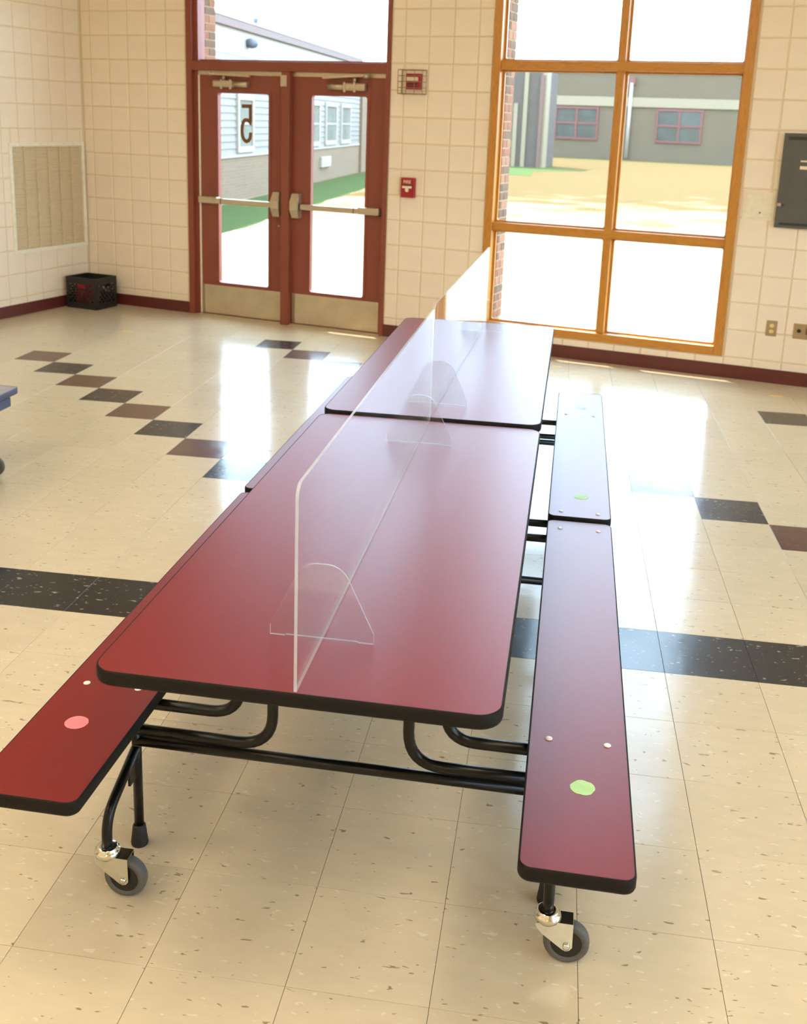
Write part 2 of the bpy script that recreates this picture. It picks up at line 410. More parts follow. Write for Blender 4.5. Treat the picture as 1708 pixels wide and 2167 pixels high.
for i in range(-24, 36):
    for j in range(-30, 36):
        c4 = [g2w(i + a, j + b) for a, b in ((0, 0), (1, 0), (1, 1), (0, 1))]
        cx, cy = g2w(i + .5, j + .5)
        if cx < XL - .2 or cx > XR + .2 or cy < YB - .2 or cy > .2: continue
        inside = all(XL <= p[0] <= XR and YB <= p[1] <= .10 for p in c4)
        kind = special.get((i, j)) or ('black_t' if j == 5 else ('cream_a' if (i + j) % 2 else 'cream_b'))
        pr = [project((p[0], p[1], 0)) for p in c4]; area = 0
        if inside and all(pr):
            ux = [min(max(p[0], 0), IW) for p in pr]; uy = [min(max(p[1], 0), IH) for p in pr]
            area = abs(sum(ux[k] * uy[(k + 1) % 4] - ux[(k + 1) % 4] * uy[k] for k in range(4))) / 2
        cells.append((area, i, j, cx, cy, kind, inside, c4))
cells.sort(key=lambda c: -c[0])
rest = MB(); RK = ['cream_a', 'cream_b', 'black_t', 'brown_t']
def clip_poly(poly):
    for ax, lim, sg in ((0, XL, 1), (0, XR, -1), (1, YB, 1), (1, .10, -1)):
        out = []
        for k in range(len(poly)):
            a, b = poly[k], poly[(k + 1) % len(poly)]
            ia, ib = sg * (a[ax] - lim) >= 0, sg * (b[ax] - lim) >= 0
            if ia: out.append(a)
            if ia != ib:
                t = (lim - a[ax]) / (b[ax] - a[ax]); out.append((a[0] + t * (b[0] - a[0]), a[1] + t * (b[1] - a[1])))
        poly = out
        if not poly: break
    return poly
for n, (area, i, j, cx, cy, kind, inside, c4) in enumerate(cells):
    if n < 300 and area > 20:
        obj('tile', tile_mesh(kind), floor, (cx, cy, 0), GRID_ROT)
    else:
        sh = [(cx + (p[0] - cx) * .996, cy + (p[1] - cy) * .996) for p in c4]
        p = sh if inside else clip_poly(sh)
        if len(p) >= 3: rest.loft([[(x, y, -.0025) for x, y in p], [(x, y, 0) for x, y in p]], RK.index(kind), cap0=False)
tag(rest.build('floor_tiles', RK, floor), kind='stuff')

# ---- block walls
def block_mesh(w, h, d=.012, ch=.004):
    b = MB(); r = lambda e, y: [(-w / 2 + e, y, -h / 2 + e), (w / 2 - e, y, -h / 2 + e), (w / 2 - e, y, h / 2 - e), (-w / 2 + e, y, h / 2 - e)]
    b.loft([r(0, d), r(0, ch), r(ch, 0)], cap0=False); return b
BL, GAP, Z0 = .2032, .0105, .158
bcache = {}
def block_obj(wall, x, z, w, h, place):
    k = (round(w, 3), round(h, 3))
    if k not in bcache: bcache[k] = block_mesh(*k).mesh('block', 'paint')
    return place(wall, bcache[k], x, z)
def lay_blocks(wall, x0, x1, z1, phase, holes, place, to_world, stuff_axis):
    xs = [x0]; n = math.ceil((x0 - phase) / BL + 1e-6); x = phase + n * BL
    while x < x1 - .01: xs.append(x); x += BL
    xs.append(x1); zs = [0.0] + [Z0 + BL * k for k in range(int((z1 - Z0) / BL) + 1)] + [z1]
    far = MB(); cnt = 0
    for a, b in zip(xs, xs[1:]):
        for c, d in zip(zs, zs[1:]):
            pieces = [(a, b, c, d)]
            for h in holes:
                nxt = []
                for (p, q, r, s) in pieces:
                    if q <= h[0] or p >= h[1] or s <= h[2] or r >= h[3]: nxt.append((p, q, r, s)); continue
                    if p < h[0]: nxt.append((p, h[0], r, s))
                    if q > h[1]: nxt.append((h[1], q, r, s))
                    mp, mq = max(p, h[0]), min(q, h[1])
                    if r < h[2]: nxt.append((mp, mq, r, h[2]))
                    if s > h[3]: nxt.append((mp, mq, h[3], s))
                pieces = nxt
            for (p, q, r, s) in pieces:
                w, hh = q - p - GAP, s - r - GAP
                if w < .012 or hh < .012: continue
                pr = [project(to_world(u, v)) for u in (p, q) for v in (r, s)]
                vis = all(pr) and any(-40 < u[0] < IW + 40 and -60 < u[1] < IH for u in pr)
                if vis and cnt < 300:
                    block_obj(wall, (p + q) / 2, (r + s) / 2, w, hh, place); cnt += 1
                else:
                    bm = block_mesh(w, hh); far.add([stuff_axis(vx + (p + q) / 2, vy, vz + (r + s) / 2) for vx, vy, vz in bm.v], bm.f)
    if far.v: tag(far.build('wall_blocks', 'paint', wall), kind='stuff')
holes_b = [(DX0, DX1, -1, DZ1), (WX0, WX1, WZ0, WZ1)]
wall_back = struct(panel_holes(MB(), XL - .2, XR + .2, -.1, ZC, [(DX0, DX1, -1, DZ1), (WX0, WX1, WZ0, WZ1)], .0045, .13).build('wall_back', 'mortar'))
def place_b(wall, me, x, z): return obj('block', me, wall, (x, 0, z))
lay_blocks(wall_back, XL, DX0, ZC, .0565, holes_b, place_b, lambda u, v: (u, 0, v), lambda x, y, z: (x, y, z))
lay_blocks(wall_back, DX0, XR, ZC, .0715, holes_b, place_b, lambda u, v: (u, 0, v), lambda x, y, z: (x, y, z))
wall_left = struct(MB().box(XL - .2, XL - .0045, YB, .13, -.1, ZC).build('wall_left', 'mortar'))
def place_l(wall, me, x, z):
    o = obj('block', me, wall, (XL, x, z), PI / 2); return o
# block front is local -Y; rotated +90 deg it faces +X
lay_blocks(wall_left, YB, 0.0, ZC, -.0193, [(-.93, -.06, .5644, 1.44)], place_l, lambda u, v: (XL, u, v), lambda x, y, z: (XL - y, x, z))
ADDED_WIN = ((-3.2, -1.2), (-6.0, -4.0), (-8.8, -6.8))  # unseen windows added in the right wall to bring in daylight
struct(panel_holes(MB(), YB, .13, -.1, ZC, [(a, b, .75, 3.1) for a, b in ADDED_WIN], -.2, 0).build('wall_right', 'plainwall', None, (XR, 0, 0), PI / 2))
for k, (a, b) in enumerate(ADDED_WIN):
    ws = struct_empty('window_%d' % (k + 3), (XR, 0, 0), PI / 2)  # added daylight window, out of view
    ring_xz(MB(), (a, b, .75, 3.1), (a + .06, b - .06, .81, 3.04), -.13, .014, ri=.004).build('frame', 'wood', ws)
    MB().box(a + .06, b - .06, -.11, 0, 1.90, 1.96).build('rail', 'wood_h', ws)
    for z0, z1 in ((.81, 1.90), (1.96, 3.04)):
        mid = (a + b) / 2
        MB().box(mid - .03, mid + .03, -.11, 0, z0, z1).build('mullion', 'wood', ws)
        for p, q in ((a + .06, mid - .03), (mid + .03, b - .06)): MB().box(p, q, -.095, -.089, z0, z1).build('pane', 'glass', ws)
struct(MB().box(XL - .2, XR + .2, YB - .2, YB, -.1, ZC).build('wall_rear', 'plainwall'))
struct(MB().box(XL - .2, XR + .2, YB - .2, .33, ZC, ZC + .15).build('ceiling', 'ceiling'))
struct(MB().box(XL, DX0, -.008, 0, 0, .102, ch=.002).build('baseboard_back_left', 'base'))
struct(MB().box(DX1, XR, -.008, 0, 0, .102, ch=.002).build('baseboard_back_right', 'base'))
struct(MB().box(XL, XL + .008, YB, -.009, 0, .102, ch=.002).build('baseboard_left', 'base'))

# ---- exterior brick skin with separate bricks lining the two openings
BX = [(-2.50, -0.72, 3.0), (.262, 2.03, 4.38)]
wall_out = struct(panel_holes(MB(), -9.0, 12.0, -.2, 5.5, [(BX[0][0], BX[0][1], -1, BX[0][2]), (BX[1][0], BX[1][1], .20, BX[1][2])], .132, .322).build('wall_outside', 'brick_mortar'))
def brick_mesh(w, d, h):
    return MB().box(-w / 2, w / 2, -d / 2, d / 2, -h / 2, h / 2)
bm_c = {}
def brick(x, y, z, w, d, mt):
    k = (w, d, mt)
    if k not in bm_c: bm_c[k] = brick_mesh(w, d, .057).mesh('brick', mt)
    obj('brick', bm_c[k], wall_out, (x, y, z))
bk = ['brick1', 'brick2', 'brick3', 'brick1', 'brick2']
for (xa, xb, zt), zb in zip(BX, (-.06, .22)):
    z = zb + .034; row = 0
    while z < zt:
        parts = [(.128, .195), (.222, .326)] if row % 2 else [(.128, .222), (.232, .326)]
        if row % 2: parts = [(.128, .160), (.170, .326)]
        for (a, b) in parts:
            for xx, sg in ((xa, 1), (xb, -1)):
                brick(xx + sg * .0015 - sg * .02, (a + b) / 2, z, .046, round(b - a, 3), bk[random.randrange(5)])
        z += .0677; row += 1
# unseen roof eaves added to block direct sun at the openings
struct(MB().box(-4.4, 12, .13, 2.11, 5.6, 5.8).build('trim_added_eave', 'white_trim'))
struct(MB().box(-9, -4.4, .13, 3.4, 5.6, 5.8).build('trim_added_eave_corner', 'white_trim'))

# ---- door frame, transom
fr = struct_empty('trim_door_frame', (0, 0, 0))
def jamb(x0, x1, mid):
    b = MB(); pts = [(x0, -.012), (mid, -.012), (mid, .026), (x1, .026), (x1, .13), (x0, .13)]
    b.prism(pts, 'z', 0, DZ1); return b
jamb(DX0, -2.476, -2.520).build('jamb', 'door_red', fr)
b = MB(); b.prism([(DX1, -.012), (DX1, .13), (-.700, .13), (-.700, .026), (-.690, .026), (-.690, -.012)], 'z', 0, DZ1); b.build('jamb', 'door_red', fr)
MB().box(-2.520, -.690, -.012, .12, 2.112, 2.190, ch=.003).build('header', 'door_red', fr)
MB().box(-2.520, -.690, -.012, .12, 2.96, DZ1, ch=.003).build('header', 'door_red', fr)
MB().box(-2.476, -.700, .026, .055, 2.078, 2.112).build('weather_strip', 'satin', fr)
mu = MB(); mu.box(-1.628, -1.550, -.03, .028, 0, 2.112, ch=.004); mu.build('mullion', 'door_red', fr)
MB().box(-1.632, -1.575, -.036, -.03, 1.995, 2.085, ch=.002).build('strike_bracket', 'satin', fr)
MB().box(-2.476, -.70, .0, .12, -.002, .010, ch=.003).build('threshold', 'satin', fr)
w2 = struct_empty('window_2', (0, 0, 0))
ring_xz(MB(), (-2.520, -.690, 2.19, 2.96), (-2.488, -.712, 2.205, 2.935), .06, .10, ri=.004).build('stop', 'door_red', w2)
MB().box(-2.50, -.70, .077, .083, 2.195, 2.945).build('pane', 'glass', w2)

def door_leaf(name, x0, x1, gx0, gx1, hinge_left):
    d = struct_empty(name, ((x0 + x1) / 2, .03, 0)); cx = (x0 + x1) / 2
    L = lambda x: x - cx
    ring_xz(MB(), (L(x0) - (.006 if hinge_left else .03), L(x1) + (.03 if hinge_left else .004), .011, 2.079), (L(gx0), L(gx1), .300, 1.932), 0, .045, ri=.018).build('leaf', 'door_red', d)
    ring_xz(MB(), (L(gx0) - .022, L(gx1) + .022, .278, 1.954), (L(gx0) + .002, L(gx1) - .002, .302, 1.930), -.005, .0, ro=.012, ri=.018).build('glazing_bead', 'door_red', d)
    MB().box(L(gx0) - .005, L(gx1) + .005, .019, .025, .296, 1.937).build('pane', 'glass', d)
    hx = x0 + .02 if hinge_left else x1 - .02
    kx0, kx1 = (x0 + .035, x1 - .004)
    MB().box(L(kx0), L(kx1), -.007, -.0052, .018, .274).build('kick_plate', 'kick', d)
    MB().box(L(x0) + .006, L(kx0) - .004, -.008, -.0052, .018, .276).build('edge_guard', 'steel', d)
    hs = MB()
    if hinge_left: hs.box(L(x0) - .004, L(x0) + .008, -.012, .0, .014, 2.076)
    else: hs.box(L(x1) - .008, L(x1) + .004, -.012, .0, .014, 2.076)
    hs.build('hinge_strip', 'offwhite' if hinge_left else 'door_red', d)
    # panic bar
    z = 1.03
    sgn = 1 if hinge_left else -1            # direction from hinge towards the latch
    he = x0 + .012 if hinge_left else x1 - .012
    le = x1 - .012 if hinge_left else x0 + .012
    P = lambda a, b: (min(L(a), L(b)), max(L(a), L(b)))
    ax = P(he, he + sgn * .19)
    pb = MB().box(ax[0], ax[1], -.058, 0, z - .034, z + .024, ch=.006).build('panic_bar', 'satin', d)
    rx = P(he + sgn * .18, le - sgn * .085)
    MB().box(rx[0], rx[1], -.055, -.012, z - .032, z + .014, ch=.005).build('push_rail', 'satin', pb)
    gx = P(le - sgn * .092, le - sgn * .078); MB().box(gx[0], gx[1], -.057, -.01, z - .034, z + .016).build('rail_gap', 'rubber_black', pb)
    gx = P(he + sgn * .225, he + sgn * .231); MB().box(gx[0], gx[1], -.0562, -.02, z - .033, z + .015).build('rail_gap', 'rubber_black', pb)
    cxs = P(le - sgn * .080, le)
    lc = MB(); lc.loft([[(cxs[0] + .008, -.045, zz), (cxs[1] - .008, -.045, zz), (cxs[1], 0, zz), (cxs[0], 0, zz)] if k in (0, 3) else [(cxs[0], -.075, zz), (cxs[1], -.075, zz), (cxs[1], 0, zz), (cxs[0], 0, zz)] for k, zz in enumerate((z - .105, z - .038, z + .030, z + .10))])
    lc.build('latch_case', 'satin', pb)
    if hinge_left: MB().lathe([(.010, 0), (.010, -.008), (.005, -.010)], (le - .03, -.005, .845) if False else (L(le) - .03, -.004, .845), 'y', 16).build('key_cylinder', 'satin', d)
    # closer
    zc = 2.005; bx = x0 + .165 if hinge_left else x1 - .165
    cb = P(bx, bx + sgn * .20); cl = MB().box(cb[0], cb[1], -.055, -.004, zc - .028, zc + .030, ch=.012).build('door_closer', 'satin', d)
    cc = P(bx + sgn * .19, bx + sgn * .34)
    MB().lathe([(.024, cc[0]), (.024, cc[1])], (0, -.030, zc), 'x', 16).build('closer_cylinder', 'satin', cl)
    MB().lathe([(.014, zc + .03), (.014, zc + .075)], (L(bx + sgn * .10), -.03, 0), 'z', 12).build('spindle', 'satin', cl)
    for q in (.09, .18): MB().box(L(bx + sgn * q) - .010, L(bx + sgn * q) + .010, -.060, -.05, zc - .042, zc + .036, ch=.003).build('screw_boss', 'satin', cl)
    a0 = P(bx - sgn * .03, bx + sgn * .37); z1, z2 = (zc + .082, zc + .066) if hinge_left else (zc + .066, zc + .092)
    ar = MB(); ar.loft([[(a0[0], -.075, z1 - .009), (a0[0], -.052, z1 - .009), (a0[0], -.052, z1 + .009), (a0[0], -.075, z1 + .009)], [(a0[1], -.060, z2 - .009), (a0[1], -.037, z2 - .009), (a0[1], -.037, z2 + .009), (a0[1], -.060, z2 + .009)]]); ar.build('closer_arm', 'satin', cl)
    MB().lathe([(.020, zc + .066), (.020, zc + .098)], (L(bx - sgn * .015), -.062, 0), 'z', 14).build('arm_pivot', 'satin', cl)
    return d
d1 = door_leaf('door_1', -2.470, -1.630, -2.283, -1.778, True)
d2 = door_leaf('door_2', -1.548, -.704, -1.372, -.864, False)
# the door number, seen from behind
def ribbon(path, w, y0, y1):
    b = MB(); P = [Vector(p) for p in path]; Ls = []; Rs = []
    for i, p in enumerate(P):
        t0 = (P[i] - P[i - 1]).normalized() if i else (P[1] - P[0]).normalized()
        t1 = (P[i + 1] - P[i]).normalized() if i < len(P) - 1 else t0
        nn = Vector((-(t0 + t1).y, (t0 + t1).x)).normalized(); k = w / 2 / max(.5, nn.dot(Vector((-t0.y, t0.x))))
        Ls.append(p + nn * k); Rs.append(p - nn * k)
    b.loft([[(l.x, y0, l.y), (r.x, y0, r.y), (r.x, y1, r.y), (l.x, y1, l.y)] for l, r in zip(Ls, Rs)]); return b
dx = lambda c: -2.283 + (c - 200) / (1392 - 200) * .505 + 2.05
dz = lambda c: 1.932 - (c - 185) * .0004105
five = [(735, 437), (938, 437), (938, 775), (905, 735), (855, 712), (805, 720), (768, 765), (748, 850), (740, 930), (748, 1020), (775, 1095), (815, 1135), (850, 1146), (895, 1128), (928, 1080), (942, 1020), (944, 962)]
fv = [(dx(a), dz(c)) for a, c in five]
nb = ribbon(fv[:3], .031, .0165, .0185).build('number', 'digit', d1); ribbon(fv[3:], .031, .0163, .0184).build('number_bowl', 'digit', nb)
q0 = [(dx(968), dz(700)), (dx(968), dz(815)), (dx(925), dz(815)), (dx(880), dz(745)), (dx(890), dz(690))]
MB().prism(q0, 'y', .0161, .0186).build('number_link', 'digit', nb)

# ---- big wooden window
w1 = struct_empty('window_1', (0, 0, 0))
FZ = -.014; FD = .125
MB().box(WX0, .258, FZ, FD, WZ0, WZ1, ch=.003).build('stile', 'wood', w1)
MB().box(2.030, WX1, FZ, FD, WZ0, WZ1, ch=.003).build('stile', 'wood', w1)
MB().box(.258, 2.030, FZ, FD, WZ0, .224, ch=.003).build('rail', 'wood_h', w1)
MB().box(.258, 2.030, FZ, FD, 4.385, WZ1, ch=.003).build('rail', 'wood_h', w1)
MB().box(.258, 2.030, .0, FD, .950, 1.012, ch=.003).build('rail', 'wood_h', w1)
MB().box(.258, 2.030, .0, FD, 2.158, 2.224, ch=.003).build('rail', 'wood_h', w1)
MB().box(.258, 2.030, .0, FD, 3.366, 3.432, ch=.003).build('rail', 'wood_h', w1)
for (a, b2) in ((.224, .950), (1.012, 2.158), (2.224, 3.366), (3.432, 4.385)):
    MB().box(1.143, 1.200, .0, FD, a, b2, ch=.003).build('mullion', 'wood', w1)
    for (p, q) in ((.258, 1.143), (1.200, 2.030)):
        ring_xz(MB(), (p, q, a, b2), (p + .016, q - .016, a + .014, b2 - .014), .062, .085, ri=.012).build('glazing_stop', 'wood', w1)
        MB().box(p + .002, q - .002, .086, .092, a + .002, b2 - .002).build('pane', 'glass', w1)

# ---- unseen ceiling lights added behind the camera to light the room
for lx in (-1.9, 1.1, 4.1):
    for ly in (-6.7, -9.0, -11.4):
        t_ = thing('added_ceiling_light', 'white framed ceiling light panel', 'light', (lx, ly, ZC), 0, 'added ceiling light panels')
        b = MB(); O = rrect(-.32, .32, -.62, .62, .004, 2); I = rrect(-.28, .28, -.58, .58, .004, 2)
        b.loft([[(p[0], p[1], 0) for p in O], [(p[0], p[1], -.03) for p in O], [(p[0], p[1], -.03) for p in I], [(p[0], p[1], 0) for p in I]], ring=True)
        b.build('frame', 'white_metal', t_)
        MB().box(-.28, .28, -.58, .58, -.022, -.012).build('diffuser', 'lamp', t_)

# ================================================================== THE TABLE
TH = math.radians(14.3)
def slab(mb, x0, x1, y0, y1, z0, z1, r):
    return mb.prism(rrect(x0, x1, y0, y1, r, 6), 'z', z0, z1)
def edge_band(x0, x1, y0, y1, zt, th, r):
    prof = [(.0045, zt - .0004), (.0030, zt + .0008), (.0012, zt - .001), (0, zt - .006), (0, zt - th + .006), (.002, zt - th + .001), (.0055, zt - th)]
    b = MB(); b.loft([[(p[0], p[1], z) for p in rrect(x0 + e, x1 - e, y0 + e, y1 - e, r - e, 6)] for e, z in prof] , cap0=False, cap1=True, smooth=True); return b
def caster_parts(t, x, y, ang, z_top=.11):
    c = bpy.data.objects.new('caster', None); COL.objects.link(c); c.parent = t; c.location = (x, y, 0); c.rotation_euler = (0, 0, ang)
    MB().lathe([(.013, .124), (.021, .1245), (.0245, .121), (.0245, .117), (.0285, .115), (.030, .109), (.0285, .102), (.024, .098), (.022, .095)], (0, 0, 0), 'z', 24).build('swivel_ring', 'chrome', c)
    plate = [(-.024, .098), (.012, .1065), (.056, .1065), (.057, .048), (.051, .040), (.043, .0375), (.035, .041), (-.010, .074), (-.024, .090)]
    for s in (-1, 1): MB().prism(plate, 'y', s * .0185 - .0012, s * .0185 + .0012).build('fork_plate', 'chrome', c)
    MB().box(.012, .0565, -.0195, .0195, .1040, .1072, ch=.001).build('fork_crown', 'chrome', c)
    MB().lathe([(.0335, -.011), (.0345, -.0145), (.046, -.0135), (.0495, -.009), (.0505, 0), (.0495, .009), (.046, .0135), (.0345, .0145), (.0335, .011)], (.044, 0, .0505), 'y', 36, cap=False).build('tyre', 'tyre', c)
    MB().lathe([(.0345, -.0125), (.0345, .0125)], (.044, 0, .0505), 'y', 28).build('hub', 'hub', c)
    for s in (-1, 1): MB().lathe([(.0075, s * .019), (.0075, s * .0235), (.004, s * .0255)], (.044, 0, .0505), 'y', 12).build('axle_bolt', 'chrome', c)
    return c
def torn_disc(r, seed, tears=0.12, n=28):
    rnd = random.Random(seed); pts = []
    for k in range(n):
        a = 2 * PI * k / n; q = r * (1 - tears * rnd.random() * (1 if rnd.random() < .5 else .2))
        pts.append((q * math.cos(a), q * math.sin(a)))
    return pts
def make_table(label, loc, lam, edge, stickers=True, far_caster=None, apron=False):
    t = thing('cafeteria_table', label, 'table', (*loc, 0), TH)
    ZT0, ZB0 = .745, .430
    for (y0, y1) in ((-.042, 1.832), (1.845, 3.745)):
        ZT = ZT0 if y0 < 1 else ZT0 + .009          # the far half stands a little proud at the fold
        s = slab(MB(), -.3868, .3868, y0 + .0042, y1 - .0042, ZT - .029, ZT, .044).build('tabletop', lam, t)
        edge_band(-.391, .391, y0, y1, ZT, .030, .048).build('edge_band', edge, s)
    ZB = ZB0
    cap = lambda x, y, z: MB().lathe([(.0085, 0), (.0085, .0012), (.006, .0026), (.0025, .0030)], (x, y, z), 'z', 14)
    for sx in (-1, 1):
        a, b_ = (.436, .657) if sx > 0 else (-.677, -.440)
        xm = (a + b_) / 2
        for k, (y0, y1) in enumerate(((-.022, 1.803), (1.818, 3.632))):
            ZB = ZB0 + .009 * k
            s = slab(MB(), a + .0042, b_ - .0042, y0 + .0042, y1 - .0042, ZB - .027, ZB, .022).build('bench', lam, t)
            edge_band(a, b_, y0, y1, ZB, .031, .026).build('edge_band', edge, s)
            for yy in ((.42, 1.726) if k == 0 else (1.869, 3.195)):
                for ox in (-.065, .065): cap(xm + ox, yy, ZB).build('bolt_cap', 'bolt', s)
            if stickers:
                spots = []
                if sx < 0 and k == 0: spots = [('pink_sticker', 'pink', -.570, .2548, .0265, 3, .03)]
                if sx > 0 and k == 0: spots = [('green_sticker', 'green_s', .5568, .2505, .0265, 5, .10)]
                if sx > 0 and k == 1: spots = [('green_sticker', 'green_s', .5528, 2.037, .026, 8, .05), ('pale_sticker', 'pale_s', .552, 3.33, .022, 9, .3)]
                for nm, mt, x, y, r, sd_, te in spots:
                    MB().prism([(x + p, y + q) for p, q in torn_disc(r, sd_, te)], 'z', ZB, ZB + .0005).build(nm, mt, s)['label'] = {'pink': 'round pink paper sticker', 'green_s': 'round pale green paper sticker', 'pale_s': 'torn pale blue sticker remnant'}[mt]
    R = .0135
    yf = 3.20
    for yl, dr in ((.423, -1), (yf, 1)):
        MB().tube([(-.503, yl, .290), (.503, yl, .290)], R).build('crossbar', 'tube', t)
        for sx in (-1, 1):
            MB().tube([(sx * .50, yl, .320), (sx * .162, yl, .320), (sx * .162, yl, .716)], R, bend=.085, seg=8).build('bench_arm', 'tube', t)
            MB().tube([(sx * .60, yl + dr * .0 + .012, .3865), (sx * .245, yl + .012, .3865), (sx * .245, yl + .012, .716)], .0138, bend=.075, seg=8).build('bench_arm', 'tube', t)
            MB().tube([(sx * .503, yl, .040), (sx * .503, yl, .400)], .0118).build('leg', 'tube', t)
            MB().lathe([(.0205, 0), (.0215, .006), (.0185, .030), (.0160, .052), (.0135, .056)], (sx * .503, yl, 0), 'z', 18).build('rubber_foot', 'rubber_black', t)
            cy = yl + dr * .173
            if far_caster and dr > 0: cy = far_caster
            MB().tube([(sx * .504, yl + dr * .004, .270), (sx * .506, cy, .196), (sx * .506, cy, .095)], .0122, bend=.07, seg=8).build('caster_leg', 'tube', t)
            MB().box(sx * .503 - .003, sx * .503 + .003, min(yl, yl + dr * .05), max(yl, yl + dr * .05), .195, .245).build('gusset', 'tube', t)
            caster_parts(t, sx * .506, cy, 0.0)
    for yy in (1.726, 1.869):
        for sx in (-1, 1):
            MB().tube([(sx * .60, yy, .3865), (sx * .20, yy, .3865), (sx * .20, yy, .716)], .0138, bend=.075, seg=8).build('bench_arm', 'tube', t)
    MB().tube([(-.503, 1.797, .195), (.503, 1.797, .195)], R).build('crossbar', 'tube', t)
    for sx in (-1, 1):
        MB().tube([(sx * .503, 1.797, .040), (sx * .503, 1.797, .400)], .0118).build('leg', 'tube', t)
        MB().lathe([(.0205, 0), (.0215, .006), (.0185, .030), (.0160, .052), (.0135, .056)], (sx * .503, 1.797, 0), 'z', 18).build('rubber_foot', 'rubber_black', t)
        MB().box(sx * .21 - .015, sx * .21 + .015, .1, 3.6, .700, .714).build('under_rail', 'tube', t)
    if apron:
        MB().box(.452, .643, 1.9, 3.57, .355, .400, ch=.004).build('apron', edge, t)
    return t
TO = (2.08, -6.41)
make_table('long maroon folding lunch table with attached benches and a clear divider standing on it', TO, 'lam', 'edge')
TO2 = (-.745 + .262, -4.10 - 3.679)
make_table('second lunch table with navy edging, only its bench end showing at left', TO2, 'lam2', 'edge2', stickers=False, far_caster=3.545, apron=True)

# ---- clear dividers standing on the table
tc, ts = math.cos(TH), math.sin(TH)
def t2w(x, y, z): return (TO[0] + x * tc - y * ts, TO[1] + x * ts + y * tc, z)
def divider(label, x0, y0, x1, y1, feet, dz=0.0):
    ang = TH + PI / 2 - math.atan2(x1 - x0, y1 - y0)
    L = math.hypot(x1 - x0, y1 - y0)
    d = thing('acrylic_divider', label, 'divider', t2w(x0, y0, .7464 + dz), ang, 'clear acrylic dividers along the table')
    h = .400; th = .003
    O = rrect(0, L, 0, h, .028, 6)
    # square lower corners
    O = [(x, z) if z > h / 2 else ((0 if x < L / 2 else L), max(0, 0)) for x, z in O]
    P = []
    for p in O:
        if not P or (abs(p[0] - P[-1][0]) + abs(p[1] - P[-1][1])) > 1e-6: P.append(p)
    b = MB(); n = len(P)
    b.add([(x, -th, z) for x, z in P] + [(x, th, z) for x, z in P], [tuple(range(n)), tuple(range(2 * n - 1, n - 1, -1))], 0)
    b.add([(x, -th, z) for x, z in P] + [(x, th, z) for x, z in P], [(i, (i + 1) % n, n + (i + 1) % n, n + i) for i in range(n)], 1)
    b.build('panel', ['acrylic', 'acr_edge'], d)
    for fy in feet:
        u = fy - y0; w = .107; th2 = .0025
        pts = [(-w, 0), (-w + .030, 0), (-w + .034, .0022), (w - .034, .0022), (w - .030, 0), (w, 0), (w, .022)]
        for k in range(7):
            a = k / 6; p0, p1, p2 = Vector((w - .048, .122)), Vector((w - .062, .161)), Vector((.012, .163))
            q = p0 * (1 - a) ** 2 + p1 * 2 * a * (1 - a) + p2 * a * a; pts.append((q.x, q.y))
        pts += [(-x, z) for x, z in reversed(pts[6:])]
        b = MB(); n = len(pts)
        b.add([(u - th2, y, z) for y, z in pts] + [(u + th2, y, z) for y, z in pts], [tuple(range(n)), tuple(range(2 * n - 1, n - 1, -1))], 0)
        b.add([(u - th2, y, z) for y, z in pts] + [(u + th2, y, z) for y, z in pts], [(i, (i + 1) % n, n + (i + 1) % n, n + i) for i in range(n)], 1)
        b.build('foot', ['acrylic', 'acr_edge'], d)
divider('clear acrylic divider panel on the near half of the maroon table', .011, -.036, .000, 1.838, (.175, 1.556))
divider('clear acrylic divider panel on the far half of the table, toward the window', 0.000, 1.848, .034, 3.70, (2.036, 3.50), .009)

# ================================================================== THINGS ON THE WALLS AND FLOOR
# ---- return air grille on the left wall
g = thing('air_grille', 'cream louvered air return grille on the left block wall', 'grille', (XL, -.495, .533))
b = MB(); O = rrect(-.467, .467, 0, .932, .004, 2); I = rrect(-.436, .436, .031, .901, .002, 2)
b.loft([[(0, p[0], p[1]) for p in O], [(.014, p[0] * .995, p[1]) for p in O], [(.014, p[0], p[1]) for p in I], [(-.01, p[0], p[1]) for p in I]], ring=True)
b.build('frame', 'grille_frame', g)
MB().box(-.030, -.026, -.44, .44, .028, .905).build('backing', 'dark', g)
b = MB(); nS = 47
for k in range(nS):
    z = .034 + k * (.866 / nS)
    b.loft([[(x, y, zz) for x, zz in ((.006, z), (.007, z + .0022), (-.010, z + .0088), (-.011, z + .0066))] for y in (-.438, .438)])
tag(b.build('louver_blades', 'grille', g), kind='stuff')
for k in range(5): MB().box(.0072, .0100, -.436 + .872 * (k + 1) / 6 - .004, -.436 + .872 * (k + 1) / 6 + .004, .031, .901).build('rib', 'grille', g)

# ---- milk crate with a red bundle
c = thing('milk_crate', 'black plastic milk crate in the corner below the air grille', 'crate', (-3.485, -.242, 0))
def crate_side(w, h, nx, nz):
    holes = []
    x0, x1, z0, z1 = -w / 2 + .035, w / 2 - .035, .055, .225
    dxx, dzz = (x1 - x0) / nx, (z1 - z0) / nz
    for i in range(nx):
        for j in range(nz):
            xm, zm = x0 + (i + .5) * dxx, z0 + (j + .5) * dzz
            if abs(xm) < .062 and zm > .165: continue
            if (i + j) % 2 == 0: holes.append((xm - dxx * .46, xm + dxx * .46, zm - dzz * .46, zm + dzz * .46))
    holes.append((-.048, .048, .188, .222)); return holes
W, D, H = .335, .290, .280
for sy in (-1, 1):
    o = panel_holes(MB(), -W / 2, W / 2, 0.004, H, crate_side(W, H, 11, 7), -.0035, .0035).build('side_panel', 'crate', c, (0, sy * (D / 2 - .0035), 0))
